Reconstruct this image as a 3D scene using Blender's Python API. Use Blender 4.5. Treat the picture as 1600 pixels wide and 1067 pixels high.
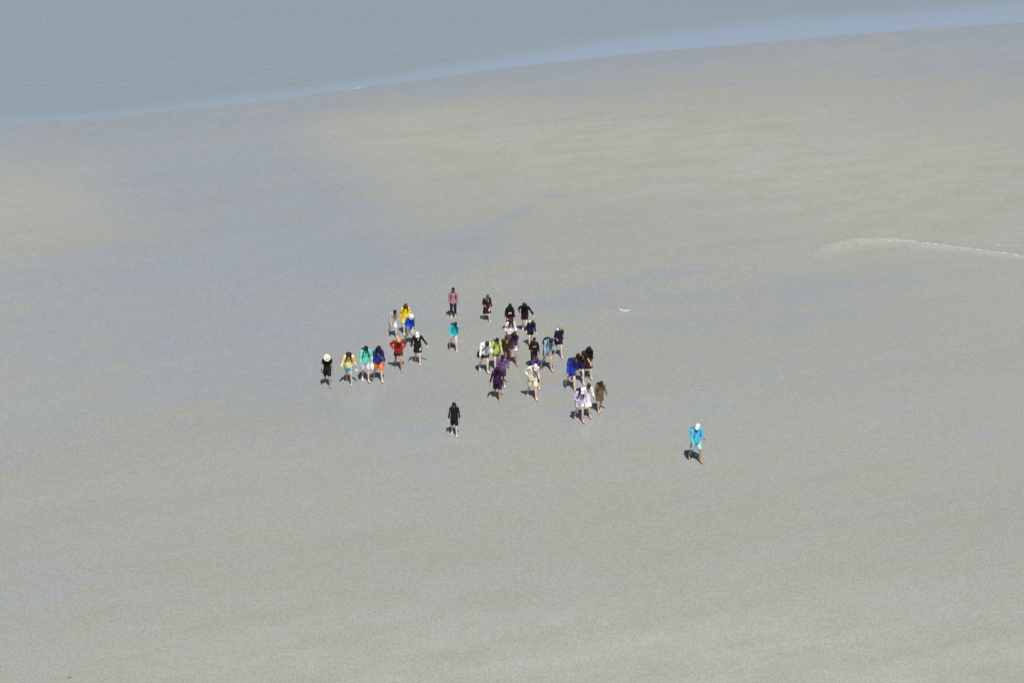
import bpy, math, random
import numpy as np
from mathutils import Vector, Matrix
from mathutils.kdtree import KDTree

random.seed(7)
for o in list(bpy.data.objects):
    bpy.data.objects.remove(o)
SC = bpy.context.scene
COL = SC.collection

# ------------------------------------------------------------------ camera
CAM_H, PITCH, FPX = 38.0, math.radians(20.0), 3550.0      # height, look-down angle, focal length for a 1600 px wide frame
cam_d = bpy.data.cameras.new('camera')
cam = bpy.data.objects.new('camera', cam_d); COL.objects.link(cam)
cam.location = (0, 0, CAM_H)
cam.rotation_euler = (math.pi/2 - PITCH, 0, 0)
cam_d.sensor_width = 36.0
cam_d.lens = FPX / 1600.0 * 36.0
cam_d.clip_end = 30000.0
SC.camera = cam

# ------------------------------------------------------------------ sky, sun, exposure
SUN_EL = math.radians(56.0)
TRAVEL = Vector((-0.19, 1.0, 0)).normalized() * math.cos(SUN_EL) + Vector((0, 0, -math.sin(SUN_EL)))
world = bpy.data.worlds.new('World'); SC.world = world
world.use_nodes = True
wn = world.node_tree.nodes; wl = world.node_tree.links
wn.clear()
wo = wn.new('ShaderNodeOutputWorld'); wb = wn.new('ShaderNodeBackground'); ws = wn.new('ShaderNodeTexSky')
ws.sky_type = 'NISHITA'; ws.sun_disc = False
ws.sun_elevation = SUN_EL
ws.sun_rotation = math.atan2(-TRAVEL.x, -TRAVEL.y)
ws.altitude = 10; ws.air_density = 1.0; ws.dust_density = 0.1; ws.ozone_density = 2.0
wb.inputs['Strength'].default_value = 0.052
wl.new(ws.outputs[0], wb.inputs[0]); wl.new(wb.outputs[0], wo.inputs[0])
sun_d = bpy.data.lights.new('sun', 'SUN'); sun_d.energy = 5.0; sun_d.angle = math.radians(0.53); sun_d.color = (1.0, 0.955, 0.89)
sun = bpy.data.objects.new('sun', sun_d); COL.objects.link(sun)
sun.rotation_euler = TRAVEL.to_track_quat('-Z', 'Y').to_euler()
sun.location = (20, -60, 90)
SC.view_settings.view_transform = 'Standard'; SC.view_settings.look = 'None'
SC.view_settings.exposure = 0.04; SC.view_settings.gamma = 1.0
SC.view_settings.use_curve_mapping = False

# ------------------------------------------------------------------ small helpers
def ground_at(u, v):
    """point of the flat (z = 0) seen at photo pixel u, v"""
    dx, dz = (u - 800.0) / FPX, (533.5 - v) / FPX
    d = Vector((dx, math.cos(PITCH) + dz * math.sin(PITCH), -math.sin(PITCH) + dz * math.cos(PITCH)))
    t = -CAM_H / d.z
    return d.x * t, d.y * t

def project(P):
    """world points (n,3) -> pixels of a 1600 px wide frame"""
    x = P[:, 0]; y = P[:, 1]; z = P[:, 2] - CAM_H
    c, s = math.cos(PITCH), math.sin(PITCH)
    depth = y * c - z * s
    up = y * s + z * c
    return 800 + FPX * x / depth, 533.5 - FPX * up / depth

def link(o, parent=None):
    COL.objects.link(o)
    if parent: o.parent = parent
    return o

def mesh_obj(name, V, F, mat, parent=None, smooth=True):
    me = bpy.data.meshes.new(name)
    me.from_pydata([tuple(v) for v in V], [], F)
    if smooth: me.polygons.foreach_set('use_smooth', [True] * len(me.polygons))
    for m in (mat if isinstance(mat, (list, tuple)) else [mat]): me.materials.append(m)
    return link(bpy.data.objects.new(name, me), parent)

def tag(o, label=None, cat=None, group=None, kind=None):
    if label: o['label'] = label
    if cat: o['category'] = cat
    if group: o['group'] = group
    if kind: o['kind'] = kind
    return o

class NT:
    def __init__(self, name):
        self.m = bpy.data.materials.new(name); self.m.use_nodes = True
        self.t = self.m.node_tree; self.n = self.t.nodes
        self.b = self.n['Principled BSDF']
    def new(self, typ, **kw):
        x = self.n.new(typ)
        for k, v in kw.items(): setattr(x, k, v)
        return x
    def l(self, a, b): self.t.links.new(a, b)
    def put(self, sock, v):
        if hasattr(v, 'links'): self.l(v, sock)
        else: sock.default_value = v
    def noise(self, vec, scale, detail=3, rough=0.5):
        x = self.new('ShaderNodeTexNoise'); self.l(vec, x.inputs['Vector'])
        x.inputs['Scale'].default_value = scale; x.inputs['Detail'].default_value = detail; x.inputs['Roughness'].default_value = rough
        return x.outputs['Fac']
    def math(self, op, a, b=0.0, c=0.0, clamp=False):
        x = self.new('ShaderNodeMath', operation=op, use_clamp=clamp)
        self.put(x.inputs[0], a); self.put(x.inputs[1], b); self.put(x.inputs[2], c)
        return x.outputs[0]
    def mix(self, f, a, b):
        x = self.new('ShaderNodeMix', data_type='RGBA')
        self.put(x.inputs['Factor'], f)
        self.put(x.inputs[6], a if hasattr(a, 'links') else (*a, 1)); self.put(x.inputs[7], b if hasattr(b, 'links') else (*b, 1))
        return x.outputs[2]
    def remap(self, v, a, b, c, d, smooth=False):
        x = self.new('ShaderNodeMapRange', interpolation_type='SMOOTHSTEP' if smooth else 'LINEAR')
        self.l(v, x.inputs[0])
        for i, q in enumerate((a, b, c, d)): x.inputs[i + 1].default_value = q
        return x.outputs[0]
    def mapping(self, vec, scale=(1, 1, 1), rot=(0, 0, 0), loc=(0, 0, 0)):
        x = self.new('ShaderNodeMapping'); self.l(vec, x.inputs[0])
        x.inputs['Scale'].default_value = scale; x.inputs['Rotation'].default_value = rot; x.inputs['Location'].default_value = loc
        return x.outputs[0]
    def attr(self, name): return self.new('ShaderNodeAttribute', attribute_name=name).outputs['Fac']
    def bump(self, h, dist, strength=1.0, normal=None):
        x = self.new('ShaderNodeBump'); self.l(h, x.inputs['Height'])
        x.inputs['Distance'].default_value = dist; self.put(x.inputs['Strength'], strength)
        if normal: self.l(normal, x.inputs['Normal'])
        return x.outputs[0]

# ------------------------------------------------------------------ the flat: wet sand
SHORE = [(-600, 236), (-200, 212), (0, 197), (160, 186), (400, 160), (560, 139), (800, 107), (1000, 85), (1300, 59), (1600, 37), (1800, 24), (2200, 2)]
SHW = np.array([ground_at(u, v) for u, v in SHORE])          # shoreline on the ground
def shore_y(x): 
    y = np.interp(x, SHW[:, 0], SHW[:, 1])
    lo = SHW[0]; hi = SHW[-1]
    sl = (SHW[1, 1] - lo[1]) / (SHW[1, 0] - lo[0]); sh = (hi[1] - SHW[-2, 1]) / (hi[0] - SHW[-2, 0])
    y = np.where(x < lo[0], lo[1] + (x - lo[0]) * sl, y)
    y = np.where(x > hi[0], hi[1] + (x - hi[0]) * sh, y)
    return y
def wob(x, seed, scale):                                      # 1-D smooth wobble
    return sum(math.sin(1.0) * 0 + a * np.sin(x * f * scale + p) for a, f, p in ((.5, 1, seed), (.3, 2.3, seed * 2.1), (.2, 5.1, seed * 3.7)))

def vnoise(X, Y, seed, scale):                                # cheap smooth 2-D noise, about -1..1
    rs = np.random.RandomState(seed); out = 0
    for k in range(7):
        a = rs.uniform(0, math.tau); f = scale * rs.uniform(.5, 1.9); p = rs.uniform(0, math.tau)
        out = out + np.sin((X * math.cos(a) + Y * math.sin(a)) * f + p + 1.2 * np.sin((X * math.sin(a) - Y * math.cos(a)) * f * .7 + p * 2))
    return out / 4.0

# standing films of water left by the tide: (u, v, half width px, half height px, slope, amount)
FILM = [(330, 255, 190, 80, .05, .80), (470, 320, 110, 60, .25, .30), (270, 210, 130, 28, -.12, .35), (430, 330, 150, 60, .15, .30), (330, 440, 330, 90, .0, .34),
        (120, 520, 300, 90, .0, .28), (480, 560, 220, 90, .1, .20), (250, 640, 280, 70, -.15, .16), (620, 430, 160, 60, 0, .22),
        (808, 335, 32, 10, -.30, .60), (868, 306, 34, 5, .0, .65), (740, 372, 60, 18, -.2, .44), (850, 420, 70, 8, -.12, .30),
        (960, 448, 110, 13, -.20, .30), (1060, 425, 90, 12, -.12, .28), (1010, 470, 140, 15, -.1, .22), (880, 470, 60, 18, -.3, .28), (985, 505, 60, 10, 0, .24),
        (1290, 480, 160, 40, -.05, .26), (1120, 520, 220, 40, 0, .16), (980, 560, 200, 30, 0, .10), (1390, 440, 150, 12, 0, .2),
        (60, 245, 70, 12, 0, .2), (70, 270, 60, 18, 0, .18), (1500, 110, 260, 26, -.05, .25), (700, 640, 300, 60, 0, .12), (1200, 800, 300, 40, -.05, .10)]
def sand_fields(X, Y):
    sy = shore_y(X) + .25 * vnoise(X, X * 0, 3, .16)
    s = sy - Y                                               # metres landward of the water's edge
    wet = .30 + .05 * vnoise(X, Y * .45, 5, .06)
    k = FPX / np.sqrt(X**2 + Y**2 + CAM_H**2)
    for (u, v, ru, rv, sl, a) in FILM:
        cx, cy = ground_at(u, v)
        kk = FPX / math.sqrt(cx * cx + cy * cy + CAM_H**2); st = CAM_H / math.sqrt(cx * cx + cy * cy + CAM_H**2)
        dx = (X - cx) * kk / ru
        dy = ((Y - cy) * kk * st + (X - cx) * kk * sl) / rv
        wet = wet + a * np.exp(-(dx * dx + dy * dy) * .9)
    # the strip the last wave left soaked, widening to the right
    w = np.interp(X, [-45, -20, 0, 20, 45], [7, 9, 10, 15, 24])
    wet = wet + .62 * (1 - np.clip(s / w, 0, 1))**.8 * (s > -3)
    # drier bars
    for (u, v, ru, rv, a) in [(40, 300, 160, 80, .18), (800, 240, 330, 70, .20), (1350, 280, 330, 90, .18), (1250, 1030, 500, 110, .10), (300, 900, 400, 120, .06)]:
        cx, cy = ground_at(u, v)
        kk = FPX / math.sqrt(cx * cx + cy * cy + CAM_H**2); st = CAM_H / math.sqrt(cx * cx + cy * cy + CAM_H**2)
        wet = wet - a * np.exp(-(((X - cx) * kk / ru)**2 + ((Y - cy) * kk * st / rv)**2))
    # relief: falls gently away under the water, barely moving elsewhere
    Z = -np.clip(-(s - 2.0), 0, 400) * .018 * (s < 2.0)
    Z = Z + .012 * vnoise(X, Y, 11, .12) * np.clip(s / 8, 0, 1)
    # the low ripple on the right
    rx = np.array([ground_at(u, v) for u, v in RIDGE])
    ry = np.interp(X, rx[:, 0], rx[:, 1])
    t = np.clip((X - rx[0, 0]) / (rx[1, 0] - rx[0, 0]), 0, 1)
    d = Y - ry
    width = np.interp(X, rx[:, 0], [.8, 1.1, 1.2, .8, .42, .35, .3])
    on = t * (X > rx[0, 0])
    Z = Z + .09 * on * np.where(d < 0, np.exp(-(d / width)**2), np.exp(-(d / .3)**2))
    pale = on * np.interp(X, rx[:, 0], [.3, .5, .58, .5, .45, .45, .3]) * np.where(d < 0, np.exp(-(d / width)**2), np.exp(-(d / .25)**2))
    for (u, v, ru, rv, a) in [(1250, 1040, 650, 150, .34), (500, 1060, 500, 120, .22), (850, 230, 420, 80, .32), (1350, 270, 330, 110, .30), (50, 310, 170, 70, .22)]:
        cx, cy = ground_at(u, v)
        kk = FPX / math.sqrt(cx * cx + cy * cy + CAM_H**2); st = CAM_H / math.sqrt(cx * cx + cy * cy + CAM_H**2)
        pale = pale + a * np.exp(-(((X - cx) * kk / ru)**2 + ((Y - cy) * kk * st / rv)**2))
    # the small ripple right of the group
    cx, cy = ground_at(948, 487)
    Z = Z + .05 * np.exp(-((X - cx) / .8)**2) * np.where(Y < cy, np.exp(-((Y - cy) / .15)**2), np.exp(-((Y - cy) / .5)**2))
    return Z, np.clip(wet, 0, 1), pale
RIDGE = [(1258, 405), (1290, 386), (1330, 374), (1400, 374), (1500, 388), (1620, 403), (1900, 430)]

def axis(lo, hi, step, far, fine=None):
    a = list(np.arange(lo, hi + 1e-6, step))
    if fine: a = sorted(set([round(q, 4) for q in a if not (fine[0] < q < fine[1])] + [round(q, 4) for q in np.arange(fine[0], fine[1], fine[2])]))
    g, d = [], step
    x = hi
    while x < far: d *= 1.5; x += d; g.append(x)
    h, d = [], step
    x = lo
    while x > -far: d *= 1.5; x -= d; h.append(x)
    return np.array(h[::-1] + a + g)

def sheet(name, xs, ys, fz, mat, attrs):
    X, Y = np.meshgrid(xs, ys)
    Z, *ATT = fz(X, Y)
    n, m = X.shape
    V = np.stack([X.ravel(), Y.ravel(), Z.ravel()], 1)
    idx = np.arange(n * m).reshape(n, m)
    F = np.stack([idx[:-1, :-1].ravel(), idx[:-1, 1:].ravel(), idx[1:, 1:].ravel(), idx[1:, :-1].ravel()], 1)
    me = bpy.data.meshes.new(name)
    me.vertices.add(len(V)); me.vertices.foreach_set('co', V.ravel())
    me.loops.add(F.size); me.loops.foreach_set('vertex_index', F.ravel())
    me.polygons.add(len(F)); me.polygons.foreach_set('loop_start', np.arange(len(F)) * 4)
    me.update(calc_edges=True); me.validate()
    me.polygons.foreach_set('use_smooth', [True] * len(F))
    for nm, A in zip(attrs, ATT):
        at = me.attributes.new(nm, 'FLOAT', 'POINT'); at.data.foreach_set('value', A.ravel().astype(np.float32))
    me.materials.append(mat)
    return tag(link(bpy.data.objects.new(name, me)), kind='structure')

def mat_sand():
    q = NT('wet_sand')
    P = q.new('ShaderNodeTexCoord').outputs['Object']
    turned = q.mapping(P, (1, 1, 1), (0, 0, -.36))
    streak = q.mapping(turned, (.42, 1.0, 1))
    long_ = q.mapping(turned, (.13, 1.0, 1), loc=(5, 9, 0))
    n_long = q.noise(long_, .55, 3, .6); n_band = q.noise(q.mapping(turned, (.3, 1, 1), loc=(3, 71, 0)), .075, 2, .5)
    n_big = q.noise(streak, .10, 3, .6); n_mid = q.noise(streak, .55, 4, .65); n_fine = q.noise(q.mapping(P, (1, .42, 1)), 5.0, 2, .75)
    n_grain = q.noise(q.mapping(P, (1, .40, 1)), 13.0, 1, .8)
    wet = q.attr('wet'); pale = q.attr('pale')
    w = q.math('ADD', wet, q.math('MULTIPLY', q.math('SUBTRACT', n_mid, .5), 1.5))
    w = q.math('ADD', w, q.math('MULTIPLY', q.math('SUBTRACT', n_big, .5), 1.1))
    w = q.math('ADD', w, q.math('MULTIPLY', q.math('SUBTRACT', n_long, .5), .40))
    film = q.remap(w, .18, .98, 0, 1, True)
    col = q.mix(film, SAND_DRY, SAND_WET_SKY)
    pale = q.math('MULTIPLY', pale, q.remap(n_mid, .35, .65, .5, 1.35))
    col = q.mix(q.math('MULTIPLY', pale, .8), col, (.43, .425, .37))
    # grain of sand, silt and shell hash
    g = q.math('ADD', q.math('MULTIPLY', q.math('SUBTRACT', n_fine, .5), .20), q.math('MULTIPLY', q.math('SUBTRACT', n_grain, .5), .66))
    g = q.math('ADD', g, q.math('ADD', q.math('MULTIPLY', q.math('SUBTRACT', n_long, .5), .10), q.math('MULTIPLY', q.math('SUBTRACT', n_band, .5), .16)))
    g = q.math('ADD', g, q.math('MULTIPLY', q.math('SUBTRACT', n_mid, .5), .10))
    gain = q.math('ADD', g, 1.0)
    hv = q.new('ShaderNodeHueSaturation'); q.l(col, hv.inputs['Color']); q.l(gain, hv.inputs['Value'])
    # faint tint of silt and algae
    tint = q.noise(q.mapping(P, (1, .42, 1), loc=(31, 7, 0)), 1.9, 2, .8)
    col2 = q.mix(q.remap(tint, .40, .62, 0, .07), hv.outputs[0], (.262, .213, .203))
    tint2 = q.noise(q.mapping(P, (1, .42, 1), loc=(-11, 57, 0)), 2.3, 2, .8)
    col3 = q.mix(q.remap(tint2, .42, .64, 0, .16), col2, (.205, .25, .212))
    q.l(col3, q.b.inputs['Base Color'])
    q.l(q.remap(film, 0, 1, .62, .42), q.b.inputs['Roughness'])
    q.b.inputs['IOR'].default_value = 1.34
    q.l(q.remap(film, 0, 1, .12, 1.0), q.b.inputs['Coat Weight'])
    q.b.inputs['Coat IOR'].default_value = 1.45
    q.l(q.remap(film, 0, 1, .40, .27), q.b.inputs['Coat Roughness'])
    rip = q.math('ADD', q.math('MULTIPLY', n_fine, .5), q.math('MULTIPLY', n_grain, .35))
    q.l(q.bump(rip, .010, q.remap(film, 0, 1, .8, .3)), q.b.inputs['Normal'])
    return q.m
SAND_DRY = (.297, .300, .268); SAND_WET_SKY = (.303, .322, .338)  # wet one: grey silt, with blue added for the reflected sky

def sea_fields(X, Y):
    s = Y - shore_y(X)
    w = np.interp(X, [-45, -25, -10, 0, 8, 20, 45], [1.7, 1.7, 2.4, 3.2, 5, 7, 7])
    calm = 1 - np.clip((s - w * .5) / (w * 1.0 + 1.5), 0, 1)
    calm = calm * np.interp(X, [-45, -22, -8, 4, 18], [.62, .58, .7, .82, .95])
    Z = -.045 + 0 * X
    for off, amp, wd in ((2.2, .030, .55), (4.6, .024, .6), (8.5, .022, .8)):
        l = off + .5 * vnoise(X, X * 0, int(off * 10), .12) + .03 * X
        Z = Z + amp * np.exp(-((s - l) / wd)**2) * np.clip(.6 + vnoise(X, X * 0, int(off * 20), .09), 0, 1)
    return Z, np.clip(calm, 0, 1)

def mat_sea():
    q = NT('silty_sea_water')
    P = q.new('ShaderNodeTexCoord').outputs['Object']
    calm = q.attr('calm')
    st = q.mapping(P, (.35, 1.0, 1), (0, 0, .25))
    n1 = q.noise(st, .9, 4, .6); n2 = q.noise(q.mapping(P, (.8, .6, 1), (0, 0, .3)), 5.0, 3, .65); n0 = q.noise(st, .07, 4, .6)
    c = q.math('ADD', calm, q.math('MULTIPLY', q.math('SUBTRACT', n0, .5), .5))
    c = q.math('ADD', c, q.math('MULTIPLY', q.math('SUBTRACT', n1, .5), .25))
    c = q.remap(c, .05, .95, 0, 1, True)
    body = q.mix(n0, (.212, .262, .296), (.242, .290, .324))
    g = q.math('ADD', q.math('MULTIPLY', q.math('SUBTRACT', n2, .5), .35), 1.0)
    hv = q.new('ShaderNodeHueSaturation'); q.l(body, hv.inputs['Color']); q.l(g, hv.inputs['Value'])
    sky_tinted = q.mix(c, hv.outputs[0], (.280, .338, .412))  # calm water carries a blue sky reflection in its base colour
    q.l(sky_tinted, q.b.inputs['Base Color'])
    q.l(q.remap(c, 0, 1, .38, .10), q.b.inputs['Roughness'])
    q.b.inputs['IOR'].default_value = 1.34
    h = q.math('ADD', q.math('MULTIPLY', n1, .6), q.math('MULTIPLY', n2, .4))
    q.l(q.bump(h, .12, q.remap(c, 0, 1, 1.0, .04)), q.b.inputs['Normal'])
    return q.m

sheet('tidal_flat', axis(-58, 58, .5, 9000), axis(52, 214, .45, 9000, (110, 128, .16)), sand_fields, mat_sand(), ('wet', 'pale'))
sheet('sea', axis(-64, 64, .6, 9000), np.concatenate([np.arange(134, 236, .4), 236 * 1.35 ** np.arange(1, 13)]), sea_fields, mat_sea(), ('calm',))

# ------------------------------------------------------------------ foam, stick
def mat_foam():
    q = NT('sea_foam'); P = q.new('ShaderNodeTexCoord').outputs['Object']
    n = q.noise(P, 30, 4, .7)
    q.l(q.mix(n, (.50, .51, .51), (.72, .73, .72)), q.b.inputs['Base Color']); q.b.inputs['Roughness'].default_value = .7
    q.l(q.bump(n, .01), q.b.inputs['Normal'])
    return q.m
FOAM = mat_foam()
def sand_z(x, y): return float(sand_fields(np.array([[x]]), np.array([[y]]))[0][0, 0])

def foam(name, dabs, base, label, cat='foam'):
    """dabs: (u, v, length px, depth m, height m): one low, lumpy, broken crest of froth"""
    V, F = [], []
    rs = random.Random(len(dabs) * 31 + int(dabs[0][0]))
    for (u, v, lp, dep, hh, sl) in dabs:
        cx, cy = ground_at(u, v); L = lp / (FPX / math.hypot(math.hypot(cx, cy), CAM_H))
        z0 = base if base is not None else sand_z(cx, cy)
        n = max(6, int(L / .05)); r0 = len(V); m = 7
        ph = rs.uniform(0, 9)
        for i in range(n + 1):
            t = i / n * 2 - 1
            env = max(0.0, (1 - abs(t)**1.7)) * (.55 + .45 * math.sin(t * 9 + ph) * math.sin(t * 4 + ph * 2)) + .04
            jx = cx + t * L / 2; jy = cy - t * L / 2 * sl + .05 * math.sin(t * 7 + ph)
            for j in range(m):
                a = math.pi * j / (m - 1)
                k = env * rs.uniform(.75, 1.2)
                V.append((jx, jy - math.cos(a) * dep * k, z0 - .004 + math.sin(a) * hh * k))
        for i in range(n):
            for j in range(m - 1):
                a = r0 + i * m + j
                F.append((a, a + m, a + m + 1, a + 1))
    o = mesh_obj(name, V, F, FOAM)
    return tag(o, label, cat, kind='stuff')
rs = random.Random(3)
def along(pts, n, lp, dep, hh, seed, jit=1.0):
    r = random.Random(seed); out = []
    P = np.array(pts)
    for i in range(n):
        u = P[0, 0] + (P[-1, 0] - P[0, 0]) * (i + r.uniform(.1, .9)) / n
        v = np.interp(u, P[:, 0], P[:, 1]) + r.uniform(-jit, jit)
        sl = -(np.interp(u + 5, P[:, 0], P[:, 1]) - np.interp(u - 5, P[:, 0], P[:, 1])) / 10
        k = math.hypot(math.hypot(*ground_at(u, v)), CAM_H)
        out.append((u, v, r.uniform(.5, 1.3) * lp, r.uniform(.6, 1.2) * dep, hh * r.uniform(.6, 1.2), -sl / (CAM_H / k)))
    return out
foam('foam_crest', along([(1385, 377), (1450, 382), (1520, 391), (1604, 402)], 26, 7, .060, .020, 5), None, 'long broken white foam crest on the curved ripple at the right edge')
foam('foam_crest', along([(1545, 382), (1575, 383), (1602, 386)], 8, 7, .06, .02, 9), None, 'short white foam crest just behind the long one at the right edge')
foam('foam_crest', along([(969, 483), (976, 487), (984, 485)], 9, 6, .085, .028, 14, 1.6), None, 'small white breaking ripple on the wet sand right of the group')
foam('foam_crest', along([(551, 138), (560, 137), (570, 135.5)], 4, 5, .06, .02, 21, .3), -.04, 'leftmost short white foam fleck at the sea edge')
foam('foam_crest', along([(632, 129.5), (648, 127), (676, 123)], 6, 5, .05, .02, 23, .3), -.04, 'middle white foam fleck at the sea edge, longest of the three')
foam('foam_crest', along([(716, 119), (735, 117.5), (756, 116)], 4, 5, .05, .02, 27, .3), -.04, 'rightmost white foam fleck at the sea edge')

# ------------------------------------------------------------------ materials of people
_mats = {}
def fabric(rgb, rough=.85, name='fabric', pattern=None):
    key = (tuple(rgb), rough, name, pattern)
    if key in _mats: return _mats[key]
    q = NT(name); P = q.new('ShaderNodeTexCoord').outputs['Object']
    n = q.noise(P, 9, 4, .6); f = q.noise(P, 160, 2, .5)
    lo = tuple(c * .66 for c in rgb); hi = tuple(min(1, c * 1.12 + .004) for c in rgb)
    col = q.mix(n, lo, hi)
    if pattern:
        if pattern[0] == 'stripe':
            w = q.new('ShaderNodeTexWave', wave_type='BANDS', bands_direction='Z'); q.l(P, w.inputs[0]); w.inputs['Scale'].default_value = pattern[2]; w.inputs['Distortion'].default_value = .6
            col = q.mix(q.remap(w.outputs['Fac'], .45, .55, 0, 1), col, pattern[1])
        elif pattern[0] == 'check':
            w = q.new('ShaderNodeTexChecker'); q.l(P, w.inputs[0]); w.inputs['Scale'].default_value = pattern[2]
            col = q.mix(q.math('MULTIPLY', w.outputs['Fac'], .7), col, pattern[1])
        else:
            v = q.new('ShaderNodeTexVoronoi'); q.l(P, v.inputs[0]); v.inputs['Scale'].default_value = pattern[2]
            col = q.mix(q.remap(v.outputs['Distance'], .25, .5, 1, 0), col, pattern[1])
    q.l(col, q.b.inputs['Base Color']); q.b.inputs['Roughness'].default_value = rough
    q.b.inputs['Specular IOR Level'].default_value = .18
    h = q.math('ADD', n, q.math('MULTIPLY', f, .15))
    q.l(q.bump(h, .02, .7), q.b.inputs['Normal'])
    _mats[key] = q.m
    return q.m
def skin(rgb):
    key = ('skin', tuple(rgb))
    if key in _mats: return _mats[key]
    q = NT('skin'); P = q.new('ShaderNodeTexCoord').outputs['Object']
    n = q.noise(P, 7, 3, .6)
    q.l(q.mix(n, tuple(c * .86 for c in rgb), (min(1, rgb[0] * 1.1), rgb[1] * 1.03, rgb[2] * 1.02)), q.b.inputs['Base Color'])
    q.b.inputs['Roughness'].default_value = .52
    q.b.inputs['Subsurface Weight'].default_value = 0.0
    _mats[key] = q.m
    return q.m
def hairmat(rgb):
    key = ('hair', tuple(rgb))
    if key in _mats: return _mats[key]
    q = NT('hair'); P = q.new('ShaderNodeTexCoord').outputs['Object']
    n = q.noise(q.mapping(P, (60, 60, 6)), 1.0, 3, .6)
    q.l(q.mix(n, tuple(c * .6 for c in rgb), tuple(min(1, c * 1.35) for c in rgb)), q.b.inputs['Base Color'])
    q.b.inputs['Roughness'].default_value = .55; q.b.inputs['Specular IOR Level'].default_value = .2
    q.l(q.bump(n, .012), q.b.inputs['Normal'])
    _mats[key] = q.m
    return q.m
LIP = fabric((.42, .15, .13), .5, 'lip'); EYE_W = fabric((.75, .74, .72), .25, 'eye_white'); IRIS = fabric((.03, .02, .015), .15, 'iris')

# ------------------------------------------------------------------ the figure: a rest-pose body grown as one surface, then posed
V3 = lambda *a: np.array(a, float)
JT = dict(pelvis=V3(0, 0, .95), spine=V3(0, .01, 1.06), chest=V3(0, .015, 1.22), neck=V3(0, .015, 1.47), head=V3(0, .0, 1.54))
A = math.radians(38)
for s, S in ((-1, 'r'), (1, 'l')):
    sh = V3(s * .178, .01, 1.415); el = sh + V3(s * math.sin(A), .02, -math.cos(A)) * .285; wr = el + V3(s * math.sin(A), -.05, -math.cos(A)) * .25
    ha = wr + V3(s * math.sin(A), -.06, -math.cos(A)) * .17
    JT['ua' + S], JT['fa' + S], JT['hd' + S], JT['he' + S] = sh, el, wr, ha
    JT['th' + S], JT['sn' + S], JT['ft' + S], JT['to' + S] = V3(s * .092, 0, .915), V3(s * .10, -.012, .50), V3(s * .102, .02, .085), V3(s * .118, -.15, .025)
BONES = {  # name: (parent, from, to, radius)
    'pelvis': (None, V3(0, 0, .86), V3(0, .01, 1.04), .14), 'spine': ('pelvis', JT['spine'], JT['chest'], .12), 'chest': ('spine', JT['chest'], V3(0, .01, 1.44), .14),
    'neck': ('chest', JT['neck'], JT['head'], .055), 'head': ('neck', V3(0, -.01, 1.58), V3(0, -.005, 1.70), .09)}
for S in 'rl':
    BONES['ua' + S] = ('chest', JT['ua' + S], JT['fa' + S], .048); BONES['fa' + S] = ('ua' + S, JT['fa' + S], JT['hd' + S], .038); BONES['hd' + S] = ('fa' + S, JT['hd' + S], JT['he' + S], .03)
    BONES['th' + S] = ('pelvis', JT['th' + S] + V3(0, 0, -.03), JT['sn' + S], .078); BONES['sn' + S] = ('th' + S, JT['sn' + S], JT['ft' + S], .05); BONES['ft' + S] = ('sn' + S, JT['ft' + S], JT['to' + S], .04)
BN = list(BONES)
PIVOT = {b: JT[b] for b in BN}

def loft(rings, n=18, ref=(0, 1, 0), power=2.0):
    """closed tube through rings (x, y, z, rx, ry)"""
    C = np.array([r[:3] for r in rings], float); ref = np.array(ref, float)
    V, F = [], []
    for i, r in enumerate(rings):
        t = C[min(i + 1, len(C) - 1)] - C[max(i - 1, 0)]; t /= np.linalg.norm(t) + 1e-9
        u = np.cross(ref, t); u /= np.linalg.norm(u) + 1e-9; v = np.cross(t, u)
        for k in range(n):
            a = math.tau * k / n; c, s = math.cos(a), math.sin(a)
            e = 2.0 / power
            c = math.copysign(abs(c)**e, c); s = math.copysign(abs(s)**e, s)
            V.append(C[i] + u * c * r[3] + v * s * r[4])
    for i in range(len(rings) - 1):
        for k in range(n):
            a, b = i * n + k, i * n + (k + 1) % n
            F.append((a, b, b + n, a + n))
    F.append(tuple(range(n))[::-1]); F.append(tuple(range((len(rings) - 1) * n, len(rings) * n)))
    return V, F
def ball(c, rx, ry, rz, n=16, m=10):
    R = [(c[0], c[1], c[2] - rz * math.cos(math.pi * i / m), max(1e-3, rx * math.sin(math.pi * i / m)), max(1e-3, ry * math.sin(math.pi * i / m))) for i in range(m + 1)]
    return loft(R, n)
def seg(a, b, ra, rb, k=5, bulge=0.0, **kw):
    a, b = np.array(a, float), np.array(b, float)
    return loft([(*(a + (b - a) * t), *( [ra + (rb - ra) * t + bulge * math.sin(math.pi * t)] * 2)) for t in np.linspace(0, 1, k)], **kw)
def fuse(pieces, voxel, tris, smooth=2):
    """several overlapping closed pieces -> one continuous surface (arrays)"""
    V, F = [], []
    for v, f in pieces:
        o = len(V); V += [tuple(p) for p in v]; F += [tuple(i + o for i in q) for q in f]
    me = bpy.data.meshes.new('tmp'); me.from_pydata(V, [], F)
    ob = bpy.data.objects.new('tmp', me); COL.objects.link(ob)
    m = ob.modifiers.new('r', 'REMESH'); m.mode = 'VOXEL'; m.voxel_size = voxel; m.adaptivity = 0
    if smooth:
        m = ob.modifiers.new('s', 'SMOOTH'); m.factor = .5; m.iterations = smooth
    bpy.context.view_layer.update()
    dg = bpy.context.evaluated_depsgraph_get()
    cnt = len(ob.evaluated_get(dg).data.polygons) * 2
    m = ob.modifiers.new('d', 'DECIMATE'); m.ratio = min(1, tris / max(1, cnt))
    bpy.context.view_layer.update(); dg = bpy.context.evaluated_depsgraph_get()
    e = ob.evaluated_get(dg).data
    VV = np.empty(len(e.vertices) * 3); e.vertices.foreach_get('co', VV)
    FF = [tuple(p.vertices) for p in e.polygons]
    bpy.data.objects.remove(ob); bpy.data.meshes.remove(me)
    return VV.reshape(-1, 3), FF
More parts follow.
